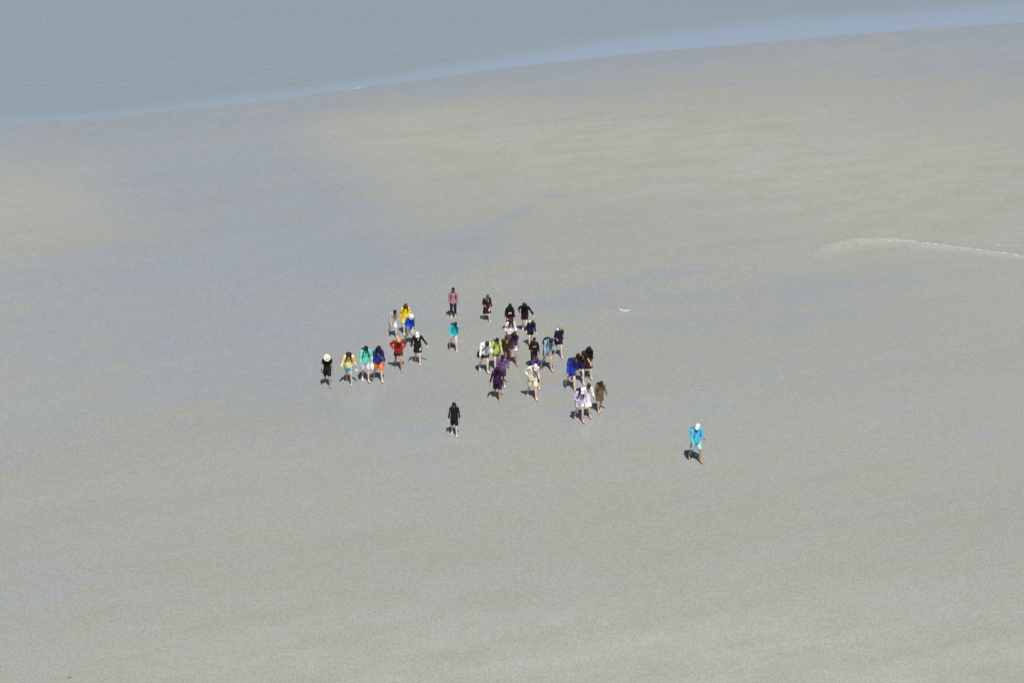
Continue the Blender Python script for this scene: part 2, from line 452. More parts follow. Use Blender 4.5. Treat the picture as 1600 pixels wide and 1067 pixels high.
def segdist(P, a, b):
    ab = b - a; t = np.clip(((P - a) @ ab) / (ab @ ab), 0, 1)
    return np.linalg.norm(P - (a + t[:, None] * ab), axis=1)
def weights(P, allow=None, p=5):
    W = np.zeros((len(P), len(BN)))
    for i, b in enumerate(BN):
        if allow and b not in allow: continue
        _, a, e, r = BONES[b]
        w = 1 / ((segdist(P, a, e) / r)**p + 1e-3)
        if b[-1] == 'r' and b[:2] in ('th', 'sn', 'ft'): w *= np.clip(.5 - P[:, 0] / .05, 0, 1)
        if b[-1] == 'l' and b[:2] in ('th', 'sn', 'ft'): w *= np.clip(.5 + P[:, 0] / .05, 0, 1)
        if b[:2] in ('ua', 'fa', 'hd'): w *= (np.sign(P[:, 0]) == (-1 if b[-1] == 'r' else 1))
        W[:, i] = w
    return W / W.sum(1, keepdims=True)
def rigid(P, bone):
    W = np.zeros((len(P), len(BN))); W[:, BN.index(bone)] = 1; return W

def arm_chain(S, prof, to=1.0):
    """prof: radii at shoulder, upper mid, elbow, forearm mid, wrist; to: fraction of the arm that is covered"""
    a, b, c = JT['ua' + S], JT['fa' + S], JT['hd' + S]
    pts = [(a + V3(-.05 if S == 'l' else .05, 0, -.012), prof[0] * 1.0), (a, prof[0]), (a * .5 + b * .5, prof[1]), (b, prof[2]), (b * .55 + c * .45, prof[3]), (c, prof[4])]
    pos = [0, 0, .27, .53, .76, 1.0]
    out = []
    for i, (q, r) in enumerate(pts):
        if pos[i] <= to + 1e-6: out.append((*q, r, r))
        else:
            t = (to - pos[i - 1]) / (pos[i] - pos[i - 1])
            if t > .05:
                q0, r0 = pts[i - 1]; q2 = q0 + (q - q0) * t; r2 = r0 + (r - r0) * t; out.append((*q2, r2, r2))
            break
    return loft(out, 14)
TORSO = [(.80, .05, .06, 0), (.83, .13, .09, .005), (.88, .168, .112, .01), (.94, .172, .115, .012), (1.0, .155, .103, .008), (1.07, .138, .092, 0), (1.14, .138, .093, 0),
         (1.22, .152, .102, 0), (1.30, .168, .108, .004), (1.37, .172, .102, .01), (1.42, .150, .082, .014), (1.455, .098, .066, .015), (1.48, .062, .060, .012)]
def torso(inf=0.0, lo=.80, hi=1.5, loose=0.0, hem=0.0):
    R = []
    for z, rx, ry, y in TORSO:
        if z < lo or z > hi: continue
        k = 1 if z > .84 else 0
        if loose:
            rx = rx + loose * (1 if .98 < z < 1.2 else .3); ry = ry + loose * (1.1 if .98 < z < 1.2 else .3)
        R.append((0, y, z, rx + inf, ry + inf))
    if hem:
        r = R[0]; R.insert(0, (0, r[1], lo, r[3] + hem, r[4] + hem))
    return R

def build_body():
    P = [loft(torso(), 24)]
    P.append(loft([(0, .014, 1.44, .062, .062), (0, .012, 1.50, .054, .056), (0, .005, 1.56, .052, .056)], 16))
    # head: skull, jaw, nose, ears
    P.append(loft([(0, -.030, 1.520, .020, .018), (0, -.034, 1.528, .036, .040), (0, -.028, 1.550, .052, .062), (0, -.014, 1.585, .064, .083), (0, -.004, 1.630, .072, .095), (0, .002, 1.670, .076, .100),
                   (0, .006, 1.705, .071, .094), (0, .008, 1.732, .053, .072), (0, .008, 1.748, .026, .036), (0, .008, 1.752, .004, .004)], 22))
    P.append(loft([(0, -.092, 1.648, .009, .010), (0, -.102, 1.625, .012, .014), (0, -.104, 1.606, .017, .016), (0, -.088, 1.598, .012, .012)], 10))
    P.append(ball((0, -.090, 1.583), .024, .012, .008)); P.append(ball((0, -.088, 1.572), .021, .011, .008))
    for s in (-1, 1):
        P.append(ball((s * .077, .006, 1.632), .010, .020, .032))
        P.append(ball((s * .03, -.086, 1.656), .024, .012, .008))
    for s, S in ((-1, 'r'), (1, 'l')):
        P.append(ball((s * .165, .010, 1.405), .062, .060, .060))
        P.append(arm_chain(S, (.052, .046, .037, .039, .027)))
        w, h = JT['hd' + S], JT['he' + S]
        d = (h - w) / np.linalg.norm(h - w)
        side = V3(0, -1, 0) - d * (V3(0, -1, 0) @ d); side /= np.linalg.norm(side)      # towards the thumb
        palm_n = np.cross(d, side) * s                                                   # out of the back of the hand or the palm
        inward = palm_n if (palm_n @ V3(-s, 0, 0)) > 0 else -palm_n
        P.append(loft([(*(w - d * .02), .026, .024), (*(w + d * .02), .036, .019), (*(w + d * .055), .045, .018), (*(w + d * .088), .046, .016), (*(w + d * .10), .040, .012)], 14, ref=tuple(inward)))
        for q, (off, L) in enumerate(((.036, .070), (.012, .080), (-.012, .074), (-.035, .058))):
            b0 = w + d * .085 + side * off
            sp = side * off * .40
            p1 = b0 + d * L * .45 + sp * .45 + inward * .004; p2 = p1 + d * L * .33 + sp * .3 + inward * .016; p3 = p2 + d * L * .22 + inward * .022
            P.append(loft([(*b0, .0095, .0095), (*p1, .0092, .0092), (*p2, .0085, .0085), (*p3, .007, .007)], 8, ref=tuple(side)))
        t0 = w + d * .025 + side * .030; t1 = t0 + side * .030 + d * .030 + inward * .008; t2 = t1 + side * .012 + d * .032 + inward * .010; t3 = t2 + d * .022 + inward * .008
        P.append(loft([(*t0, .014, .014), (*t1, .0115, .0115), (*t2, .0105, .0105), (*t3, .007, .007)], 8, ref=tuple(inward)))
        hp, kn, an = JT['th' + S], JT['sn' + S], JT['ft' + S]
        P.append(loft([(*(hp + V3(-s * .01, .005, .02)), .085, .098), (*(hp + V3(0, 0, -.08)), .086, .092), (*(hp * .6 + kn * .4), .074, .078), (*(hp * .2 + kn * .8), .058, .060), (*kn, .054, .056),
                       (*(kn + V3(0, .006, -.05)), .050, .053), (*(kn * .65 + an * .35 + V3(0, .012, 0)), .052, .056), (*(kn * .35 + an * .65 + V3(0, .004, 0)), .041, .043), (*(an + V3(0, 0, .02)), .033, .037), (*(an + V3(0, 0, -.04)), .033, .040)], 16))
        x = an[0]
        P.append(loft([(x, .072, .040, .020, .022), (x, .058, .042, .031, .038), (x, .02, .048, .036, .050), (x + s * .004, -.04, .042, .041, .042), (x + s * .010, -.10, .030, .047, .028), (x + s * .012, -.145, .022, .046, .019), (x + s * .012, -.165, .019, .038, .013)], 14, ref=(0, 0, 1)))
        for q in range(5):
            tx = x + s * .012 + (-s) * (.032 - q * .0165); L = (.040, .036, .031, .025, .018)[q]; r = (.013, .0095, .009, .0085, .008)[q]
            P.append(seg((tx, -.150, .018), (tx, -.160 - L, .013), r, r * .8, 4, n=8, ref=(0, 0, 1)))
    V, F = fuse(P, .0052, 9000, 2)
    return V, F

def wear(name):
    """rest-pose garments, each a loose closed surface a little outside the body"""
    P = []
    if name in ('jacket', 'raincoat', 'tee', 'dress', 'sweater'):
        inf = {'jacket': .021, 'raincoat': .028, 'tee': .016, 'dress': .018, 'sweater': .018}[name]
        loose = {'jacket': .026, 'raincoat': .034, 'tee': .016, 'dress': .012, 'sweater': .016}[name]
        R = torso(inf, .86, 1.47, loose)
        R[-1] = (0, .012, 1.472, .078, .074)
        if name == 'jacket': R = [(0, .008, .815, .184, .132), (0, .008, .83, .190, .138)] + R
        elif name == 'raincoat': R = [(0, .0, .60, .225, .185), (0, .0, .62, .23, .19), (0, .004, .74, .22, .17)] + R
        elif name == 'dress': R = [(0, .0, .50, .215, .190), (0, 0, .515, .222, .196), (0, .0, .66, .206, .168), (0, .004, .78, .198, .148)] + R
        elif name == 'tee': R = [(0, .008, .835, .178, .128), (0, .008, .845, .184, .132)] + R
        else: R = [(0, .008, .82, .180, .130), (0, .008, .845, .188, .138)] + R
        P.append(loft(R, 26))
        for s, S in ((-1, 'r'), (1, 'l')):
            P.append(ball((s * .158, .010, 1.408), .072 + inf * .5, .066 + inf * .5, .062 + inf * .4))
            if name == 'tee': P.append(arm_chain(S, (.072, .070, .07, .07, .07), .34))
            elif name == 'dress': P.append(arm_chain(S, (.070, .062, .054, .054, .046), .96))
            else: P.append(arm_chain(S, (.068, .062, .054, .055, .045) if name != 'sweater' else (.063, .057, .048, .049, .039), .98))
        if name in ('jacket', 'raincoat'):   # stand-up collar
            P.append(loft([(0, .012, 1.44, .085, .082), (0, .010, 1.50, .074, .076)], 18))
    elif name in ('shorts', 'trousers', 'rolled_trousers', 'short_shorts'):
        P.append(loft([(0, .008, .80, .10, .09), (0, .008, .84, .165, .118), (0, .010, .90, .186, .130), (0, .010, .97, .176, .122), (0, .006, 1.03, .160, .110)], 22))
        zk = {'shorts': .53, 'short_shorts': .67, 'trousers': .10, 'rolled_trousers': .27}[name]
        for s, S in ((-1, 'r'), (1, 'l')):
            hp, kn, an = JT['th' + S], JT['sn' + S], JT['ft' + S]
            R = []
            for z, r in ((.93, .098), (.86, .104), (.78, .102), (.67, .098), (.60, .096), (.53, .094), (.42, .082), (.27, .074), (.10, .062)):
                if name in ('trousers', 'rolled_trousers'): r -= .010
                if z < zk - 1e-6: break
                c = hp + (kn - hp) * ((.915 - z) / .415) if z >= .5 else kn + (an - kn) * ((.5 - z) / .415)
                R.append((c[0] + s * .004, c[1] + .004, z, r, r * 1.04))
            P.append(loft(R, 18))
            if name == 'rolled_trousers': P.append(loft([(R[-1][0], R[-1][1], .265, .073, .075), (R[-1][0], R[-1][1], .30, .076, .078), (R[-1][0], R[-1][1], .325, .066, .070)], 16))
    elif name == 'skirt':
        P.append(loft([(0, .0, .58, .205, .180), (0, 0, .595, .212, .186), (0, .004, .70, .204, .164), (0, .008, .84, .190, .138), (0, .010, .94, .184, .128), (0, .006, 1.03, .158, .108)], 26))
    return fuse(P, .011, 2600, 2)

_kd = []
def wear_weights(name, V):
    # cloth moves with the skin nearest to it
    if not _kd:
        kd = KDTree(len(BODY[0]))
        for i, p in enumerate(BODY[0]): kd.insert(p, i)
        kd.balance(); _kd.append(kd)
    W = np.zeros((len(V), len(BN)))
    for i, p in enumerate(V):
        for (_c, j, d) in _kd[0].find_n(p, 6): W[i] += BODY_W[j] / (d + .01)
    W /= W.sum(1, keepdims=True)
    low = {'dress': .80, 'raincoat': .82, 'skirt': .82}.get(name)
    if low:   # hanging cloth bridges both thighs
        i = V[:, 2] < low
        t = np.clip((low - V[i, 2]) / .25, 0, 1) * .8
        x = np.clip(.5 + V[i, 0] / .30, 0, 1)
        Wn = np.zeros((i.sum(), len(BN)))
        Wn[:, BN.index('pelvis')] = 1 - t; Wn[:, BN.index('thl')] = t * x; Wn[:, BN.index('thr')] = t * (1 - x)
        W[i] = Wn
    return W

def headgear(kind):
    """hair and hats around the rest-pose head"""
    P = []
    sk = lambda i: [(0, .006, 1.640, .080 + i, .102 + i), (0, .010, 1.680, .084 + i, .106 + i), (0, .010, 1.715, .078 + i, .100 + i), (0, .010, 1.745, .058 + i, .076 + i), (0, .010, 1.764 + i * .4, .024, .030)]
    if kind == 'short_hair':
        P.append(loft([(0, .050, 1.560, .050, .040), (0, .045, 1.60, .074, .062), (0, .030, 1.645, .083, .086)] + sk(.004)[1:], 20))
    elif kind in ('long_hair', 'loose_hair'):
        P.append(loft([(0, .040, 1.58, .078, .070), (0, .030, 1.645, .086, .088)] + sk(.008)[1:], 20))
        dn = 1.22 if kind == 'long_hair' else 1.12
        P.append(loft([(0, .055, 1.66, .080, .060), (0, .085, 1.56, .088, .048), (0, .120, 1.46, .110, .034), (0, .150, 1.36, .110, .032), (0, .160, dn, .075, .022)], 18))
        for s in (-1, 1):
            P.append(loft([(s * .060, -.03, 1.70, .030, .050), (s * .086, -.030, 1.62, .024, .048), (s * .095, -.045, 1.53, .026, .044), (s * .100, -.090, 1.43, .032, .032), (s * .098, -.135, 1.33 if kind == 'long_hair' else 1.24, .024, .020)], 12))
    elif kind == 'bun_hair':
        P.append(loft([(0, .050, 1.565, .052, .042), (0, .040, 1.60, .076, .066), (0, .028, 1.645, .085, .088)] + sk(.006)[1:], 20))
        P.append(ball((0, .105, 1.700), .045, .045, .045))
    elif kind == 'beard':
        P.append(loft([(0, -.060, 1.505, .030, .030), (0, -.058, 1.530, .054, .050), (0, -.048, 1.565, .068, .062), (0, -.020, 1.600, .072, .070)], 16))
    elif kind == 'cap':
        P.append(loft([(0, .004, 1.672, .089, .112), (0, .006, 1.700, .090, .112), (0, .006, 1.740, .076, .096), (0, .006, 1.772, .046, .058), (0, .006, 1.782, .010, .012)], 22))
        P.append(loft([(0, -.06, 1.690, .085, .010), (0, -.13, 1.682, .080, .009), (0, -.17, 1.670, .055, .008), (0, -.182, 1.664, .025, .006)], 16, ref=(0, 0, 1)))
    elif kind == 'sun_hat':
        P.append(loft([(0, .004, 1.668, .096, .118), (0, .006, 1.715, .092, .114), (0, .006, 1.765, .082, .100), (0, .006, 1.788, .058, .072), (0, .006, 1.792, .012, .012)], 22))
        P.append(loft([(0, .004, 1.655, .168, .188), (0, .004, 1.664, .174, .194), (0, .004, 1.680, .138, .158), (0, .004, 1.700, .100, .120)], 26))
    elif kind == 'bucket_hat':
        P.append(loft([(0, .004, 1.668, .094, .116), (0, .006, 1.715, .090, .112), (0, .006, 1.758, .080, .098), (0, .006, 1.778, .056, .070), (0, .006, 1.782, .012, .012)], 22))
        P.append(loft([(0, .004, 1.640, .136, .156), (0, .004, 1.650, .138, .158), (0, .004, 1.680, .105, .126)], 24))
    elif kind == 'beanie':
        P.append(loft([(0, .012, 1.648, .089, .110), (0, .010, 1.676, .093, .114), (0, .010, 1.725, .084, .104), (0, .012, 1.765, .056, .070), (0, .012, 1.785, .012, .014)], 22))
    elif kind == 'hood_up':
        P.append(loft([(0, .030, 1.46, .115, .085), (0, .030, 1.54, .112, .090), (0, .030, 1.62, .112, .105), (0, .028, 1.70, .106, .116), (0, .022, 1.755, .078, .095), (0, .02, 1.785, .022, .03)], 20))
    elif kind == 'hood':
        P.append(loft([(-.13, .04, 1.455, .032, .030), (-.09, .10, 1.46, .045, .050), (0, .125, 1.455, .052, .062), (.09, .10, 1.46, .045, .050), (.13, .04, 1.455, .032, .030)], 12, ref=(0, 0, 1)))
    elif kind == 'scarf':
        P.append(loft([(0, .005, 1.425, .125, .105), (0, -.004, 1.455, .122, .108), (0, -.006, 1.49, .092, .094), (0, .0, 1.515, .072, .078)], 20))
        P.append(loft([(.03, -.10, 1.46, .034, .020), (.035, -.145, 1.38, .036, .016), (.03, -.160, 1.30, .038, .014)], 10))
    return fuse(P, .009, 1300, 1)
def headgear_weights(kind, V):
    if kind in ('scarf', 'hood'): return rigid(V, 'chest')
    W = rigid(V, 'head')
    if kind in ('long_hair', 'loose_hair', 'hood_up'):
        t = np.clip((1.58 - V[:, 2]) / .14, 0, 1)
        W[:, BN.index('head')] = 1 - t; W[:, BN.index('chest')] = t
    return W

# bags ---------------------------------------------------------------
def strap_band(pts, w=.018, t=.006):
    return loft([(*p, w, t) for p in pts], 8, ref=(1, 0, 0))
def smooth_path(pts, n=22):
    P = np.array(pts, float); k = np.arange(len(P)); q = np.linspace(0, len(P) - 1, n)
    out = np.stack([np.interp(q, k, P[:, i]) for i in range(3)], 1)
    for _ in range(3): out[1:-1] = (out[:-2] + out[1:-1] * 2 + out[2:]) / 4
    return out
def bag_pieces(kind):
    """name -> (verts, faces, weights)"""
    D = {}
    if kind == 'backpack':
        D['bag'] = fuse([loft([(0, .225, 1.00, .125, .075), (0, .230, 1.03, .145, .090), (0, .232, 1.20, .150, .095), (0, .222, 1.36, .140, .080), (0, .205, 1.42, .100, .055), (0, .20, 1.435, .05, .03)], 22, power=3.2)], .012, 700)
        D['pocket'] = fuse([loft([(0, .315, 1.03, .095, .030), (0, .325, 1.06, .110, .036), (0, .322, 1.16, .108, .036), (0, .312, 1.20, .085, .022)], 18, power=3.2)], .010, 300)
        for s in (-1, 1):
            pts = [(s * .085, .155, 1.39), (s * .088, .10, 1.462), (s * .092, .02, 1.492), (s * .100, -.075, 1.455), (s * .108, -.128, 1.38), (s * .116, -.150, 1.28), (s * .135, -.145, 1.19), (s * .175, -.09, 1.12), (s * .19, .02, 1.08), (s * .15, .15, 1.05)]
            P = smooth_path(pts)
            V, F = [], []
            n = len(P)
            for i in range(n):
                t = P[min(i + 1, n - 1)] - P[max(i - 1, 0)]; t /= np.linalg.norm(t)
                out = P[i] - V3(0, .01, P[i][2]); out[2] = .25 if i < 8 else 0; out -= t * (out @ t); out /= np.linalg.norm(out)
                sd = np.cross(t, out)
                for a, b in ((-.019, -.004), (.019, -.004), (.019, .007), (-.019, .007)): V.append(P[i] + sd * a + out * b)
            for i in range(n - 1):
                for k in range(4):
                    a, b = i * 4 + k, i * 4 + (k + 1) % 4; F.append((a, b, b + 4, a + 4))
            F += [(0, 1, 2, 3), tuple(range(4 * n - 1, 4 * n - 5, -1))]
            D['strap' + ('' if s < 0 else '#2')] = (np.array(V), F)
        return {k: (v, f, weights(v, ('spine', 'chest', 'pelvis'), 3) if k.startswith('strap') else rigid(v, 'chest')) for k, (v, f) in D.items()}
    s = -1 if kind.endswith('_r') else 1
    if kind.startswith('shoulder_bag'):
        D['bag'] = fuse([loft([(s * .235, .01, .70, .040, .11), (s * .24, .01, .72, .055, .13), (s * .24, .01, .86, .055, .13), (s * .228, .01, .93, .038, .12), (s * .225, .01, .94, .03, .10)], 18, power=3.0)], .012, 500)
        pts = [(s * .23, -.08, .92), (s * .17, -.135, 1.08), (s * .05, -.155, 1.25), (-s * .06, -.13, 1.40), (-s * .10, -.03, 1.485), (-s * .08, .08, 1.45), (s * .02, .155, 1.30), (s * .14, .150, 1.10), (s * .23, .09, .92)]
        P = smooth_path(pts, 30); V, F = [], []; n = len(P)
        for i in range(n):
            t = P[min(i + 1, n - 1)] - P[max(i - 1, 0)]; t /= np.linalg.norm(t)
            out = P[i] - V3(0, .01, P[i][2]); out[2] = .2; out -= t * (out @ t); out /= np.linalg.norm(out); sd = np.cross(t, out)
            for a, b in ((-.014, -.004), (.014, -.004), (.014, .006), (-.014, .006)): V.append(P[i] + sd * a + out * b)
        for i in range(n - 1):
            for k in range(4):
                a, b = i * 4 + k, i * 4 + (k + 1) % 4; F.append((a, b, b + 4, a + 4))
        F += [(0, 1, 2, 3), tuple(range(4 * n - 1, 4 * n - 5, -1))]
        D['strap'] = (np.array(V), F)
        return {k: (v, f, weights(v, ('spine', 'chest', 'pelvis'), 3) if k == 'strap' else rigid(v, 'pelvis')) for k, (v, f) in D.items()}
    if kind.startswith('hand_bag'):   # limp bag hanging from the fist; grip drawn at the palm
        S = 'r' if s < 0 else 'l'
        g = JT['hd' + S] + (JT['he' + S] - JT['hd' + S]) * .62
        return {'grip': g, 'bone': 'hd' + S}
    return D

# ------------------------------------------------------------------ pose
def rot(axis, deg):
    return np.array(Matrix.Rotation(math.radians(deg), 3, axis))
def rig(pose):
    M = {}
    for b in BN:
        par = BONES[b][0]; R = pose.get(b, np.eye(3)); p = PIVOT[b]
        m = np.eye(4); m[:3, :3] = R; m[:3, 3] = p - R @ p
        M[b] = m if par is None else M[par] @ m
    return M
def deform(V, W, M):
    T = np.einsum('vb,bij->vij', W, np.stack([M[b] for b in BN]))
    return np.einsum('vij,vj->vi', T[:, :3, :3], V) + T[:, :3, 3]

def make_pose(lean=8, nod=25, front='l', stride=1.0, arms=('swing', 'swing'), roll=0, turn=0, twist=0, apart=0):
    """facing -Y; lean/nod forward in degrees, front = which foot leads, arms = (right, left)"""
    p = {}
    if lean > 4: lean += 5; nod += 3
    p['pelvis'] = rot('X', lean * .25) @ rot('Y', roll * .2)
    p['spine'] = rot('X', lean * .35) @ rot('Y', roll * .4) @ rot('Z', twist * .5)
    p['chest'] = rot('X', lean * .60) @ rot('Y', roll * .4) @ rot('Z', twist * .5)
    p['neck'] = rot('X', nod * .80) @ rot('Z', turn * .4)
    p['head'] = rot('X', nod * .25) @ rot('Z', turn * .6)
    b = 'l' if front == 'r' else 'r'
    st = stride; comp = lean * .25
    p['th' + front] = rot('Y', (-1 if front == 'l' else 1) * apart) @ rot('X', -24 * st - comp); p['sn' + front] = rot('X', 10 * st + 3); p['ft' + front] = rot('X', 12 * st - 2)
    p['th' + b] = rot('Y', (-1 if b == 'l' else 1) * apart) @ rot('X', 14 * st - comp); p['sn' + b] = rot('X', 26 * st + 2); p['ft' + b] = rot('X', 16 * st)
    for i, S in enumerate('rl'):
        s = -1 if S == 'r' else 1
        k = arms[i]
        sw = (-1 if front == S else 1) * 20 * st
        d = lambda ab: rot('Y', s * (38 - ab))                      # lower the rest-pose arm until it hangs ab degrees off the side
        if k == 'swing': ua, fa = rot('X', -sw - lean * .8) @ d(6), rot('X', -20)
        elif k == 'out': ua, fa = rot('X', -sw * .5 - lean * .7) @ d(15), rot('X', -18) 
        elif k == 'wide': ua, fa = rot('X', -lean * .7) @ d(33), rot('X', -12)
        elif k == 'hip': ua, fa = rot('X', 18) @ d(30), rot('Z', -s * 60) @ rot('X', -75)
        elif k == 'front': ua, fa = rot('X', -14 - lean * .5) @ d(16), rot('Z', -s * 42) @ rot('X', -62)
        elif k == 'up': ua, fa = rot('X', -30) @ d(14), rot('Z', -s * 28) @ rot('X', -98)
        elif k == 'hang': ua, fa = rot('X', -lean * .9) @ d(10), rot('X', -8)
        p['ua' + S] = ua; p['fa' + S] = fa
    return p

# ------------------------------------------------------------------ templates (each made once, posed for every wearer)
BODY = build_body(); BODY_W = weights(BODY[0])
_ctr = np.array([np.mean(BODY[0][list(f)], axis=0) for f in BODY[1]])
LIPS = (np.abs(_ctr[:, 0]) < .026) & (_ctr[:, 2] > 1.566) & (_ctr[:, 2] < 1.590) & (_ctr[:, 1] < -.082)
_tpl = {}
def template(kind):
    if kind not in _tpl:
        if kind in ('jacket', 'raincoat', 'tee', 'dress', 'sweater', 'shorts', 'short_shorts', 'trousers', 'rolled_trousers', 'skirt'):
            V, F = wear(kind); _tpl[kind] = (V, F, wear_weights(kind, V))
        else:
            V, F = headgear(kind); _tpl[kind] = (V, F, headgear_weights(kind, V))
    return _tpl[kind]
_bags = {}
def normals(V, F):
    N = np.zeros_like(V)
    T = np.array([f[:3] for f in F]); n = np.cross(V[T[:, 1]] - V[T[:, 0]], V[T[:, 2]] - V[T[:, 0]])
    for k in range(3): np.add.at(N, T[:, k], n)
    return N / (np.linalg.norm(N, axis=1, keepdims=True) + 1e-12)
def folds(V, seed, amp):
    r = np.random.RandomState(seed); out = 0
    for k in range(6):
        d = r.normal(size=3); d[2] *= .55; d *= r.uniform(14, 34) / np.linalg.norm(d)
        ph = r.uniform(0, 6.3); d2 = r.normal(size=3) * 9
        out = out + np.sin(V @ d + ph + 1.3 * np.sin(V @ d2 + ph))
    return out / 3.0 * amp

EYE = ball((0, 0, 0), .013, .013, .013, 8, 6)
HEADNAMES = dict(short_hair='hair', long_hair='hair', loose_hair='hair', bun_hair='hair', beard='beard', cap='cap', bucket_hat='hat', sun_hat='sun_hat', beanie='beanie', hood_up='hood', hood='hood', scarf='scarf')

def person(spec, idx):
    s = dict(spec)
    pose = make_pose(**s.get('pose', {})); M = rig(pose)
    girth = s.get('girth', 1.0)
    def shape(V):
        if girth != 1.0: V = V * V3(girth, girth, 1)
        return V
    Bv = shape(deform(BODY[0], BODY_W, M))
    z0 = Bv[:, 2].min()
    head = s['head']
    tops = []
    for kind, _ in head:
        V, F, W = template(kind); tops.append(shape(deform(V, W, M)))
    allv = np.concatenate([Bv] + tops)
    allv = allv - V3(0, 0, z0); hc = shape(deform(np.array([[0, 0, 1.65]]), rigid(np.zeros((1, 3)), 'head'), M))[0] - V3(0, 0, z0)
    hz = math.radians(s['face'])
    Rz = np.array(Matrix.Rotation(hz, 3, 'Z'))
    A_ = allv @ Rz.T; hc = Rz @ hc
    uh, vt, vf = s['at']
    x, y = ground_at(uh, vf); sc = 1.0
    for _ in range(25):
        P = A_ * sc + V3(x, y, -.012)
        u, v = project(P); uc, _v = project((hc * sc + V3(x, y, 0))[None])
        k = FPX / math.sqrt(x * x + y * y + CAM_H**2)
        x += (uh - uc[0]) / k
        y += (v.max() - vf) / (k * CAM_H / math.sqrt(x * x + y * y + CAM_H**2)) * .9
        u, v = project(A_ * sc + V3(x, y, -.012))
        sc *= 1 + .8 * ((v.max() - vt) / (v.max() - v.min()) - 1)
        sc = min(max(sc, .84), 1.12)
    root = link(bpy.data.objects.new('person', None))
    root.empty_display_size = .3
    root.location = (x, y, -.012 * 1); root.rotation_euler = (0, 0, hz); root.scale = (sc, sc, sc)
    tag(root, s['label'], 'person', 'people walking across the tidal flat')
    off = V3(0, 0, z0)
    sk = skin(s.get('skin', SK1))
    body = mesh_obj('body', Bv - off, BODY[1], [sk, LIP], root)
    body.data.polygons.foreach_set('material_index', LIPS.astype(np.int32))
    for e in (-1, 1):
        V = deform(np.array(EYE[0]) + V3(e * .031, -.086, 1.640), rigid(np.zeros((len(EYE[0]), 1)), 'head'), M)
        eo = mesh_obj('eye', shape(V) - off, EYE[1], [EYE_W, IRIS], body)
        c = np.array([np.mean(np.array(EYE[0])[list(f)], axis=0) for f in EYE[1]])
        eo.data.polygons.foreach_set('material_index', (c[:, 1] < -.008).astype(np.int32))
    for j, (kind, name, mat) in enumerate(s['wear']):
        V, F, W = template(kind)
        V2 = V + normals(V, F) * folds(V, idx * 7 + j, .013 if kind in ('jacket', 'raincoat') else .008)[:, None]
        if 'over' in name: pass
        g = mesh_obj(name, shape(deform(V2, W, M)) - off, F, mat, root)
        if s.get('print') and j == 0:
            w_, h_, zc, pm = s['print']
            nx, nz = 9, 5; Vp, Fp = [], []
            tv = V[(V[:, 1] < 0)]
            for a in range(nz):
                for b in range(nx):
                    px, pz = (b / (nx - 1) - .5) * w_, zc + (a / (nz - 1) - .5) * h_
                    dd = np.hypot(tv[:, 0] - px, tv[:, 2] - pz); yy = tv[np.argsort(dd)[:4], 1].min()
                    Vp.append((px, yy - .016, pz))
            Fp = [(a * nx + b, a * nx + b + 1, (a + 1) * nx + b + 1, (a + 1) * nx + b) for a in range(nz - 1) for b in range(nx - 1)]
            Vp = np.array(Vp)
            mesh_obj('chest_print', shape(deform(Vp, rigid(Vp, 'chest'), M)) - off, Fp, pm, g)
    for kind, mat in head:
        V, F, W = template(kind)
        V2 = V + normals(V, F) * (folds(V, idx * 13, .006 if 'hair' in kind else .002) + (.005 if 'hair' in kind and not any('cap' in h[0] or 'hat' in h[0] or h[0] == 'beanie' for h in head) else 0))[:, None]
        mesh_obj(HEADNAMES[kind], shape(deform(V2, W, M)) - off, F, mat, root)
    # bags are things of their own
    for (kind, mat, label, *rest) in s.get('bags', []):
        TW = np.array(Matrix.LocRotScale(Vector((x, y, -.012)), Matrix.Rotation(hz, 3, 'Z').to_quaternion(), Vector((sc, sc, sc))))
        if kind.startswith('hand_bag'):
            info = bag_pieces(kind)
            g = shape(deform(info['grip'][None], rigid(np.zeros((1, 3)), info['bone']), M))[0] - off
            gw = (TW @ np.append(g, 1))[:3]
            L, wd = rest[0], rest[1]
            ro = link(bpy.data.objects.new('carrier_bag', None)); ro.location = gw - V3(0, 0, L); ro.rotation_euler = (0, 0, hz + rest[2] if len(rest) > 2 else hz)
            V, F = fuse([loft([(0, 0, 0, wd * .62, .045), (0, 0, .02, wd * .85, .07), (0, 0, L * .35, wd, .085), (0, 0, L * .68, wd * .72, .055), (0, 0, L * .80, wd * .45, .03)], 18)], .012, 600)
            V = V + normals(V, F) * folds(V * 1.6, idx, .010)[:, None]
            mesh_obj('bag', V, F, mat, ro)
            for q in (-1, 1):
                hv, hf = seg((q * wd * .35, q * .012, L * .74), (q * .012, q * .006, L + .012), .012, .009, 5, n=8)
                mesh_obj('handle', hv, hf, mat, ro)
            tag(ro, label, 'bag')
            continue
        if kind not in _bags: _bags[kind] = bag_pieces(kind)
        D = _bags[kind]
        parts = {}
        for nm, (V, F, W) in D.items():
            q = shape(deform(V, W, M)) - off
            parts[nm] = ((np.c_[q, np.ones(len(q))] @ TW.T)[:, :3], F)
        base = parts['bag'][0]; o0 = V3(base[:, 0].mean(), base[:, 1].mean(), base[:, 2].min())
        ro = link(bpy.data.objects.new('backpack' if kind == 'backpack' else 'shoulder_bag', None)); ro.location = o0
        for nm, (V, F) in parts.items():
            mesh_obj(nm.split('#')[0], V - o0, F, mat, ro, smooth=not nm.startswith('strap'))
        tag(ro, label, 'backpack' if kind == 'backpack' else 'bag')
    return root

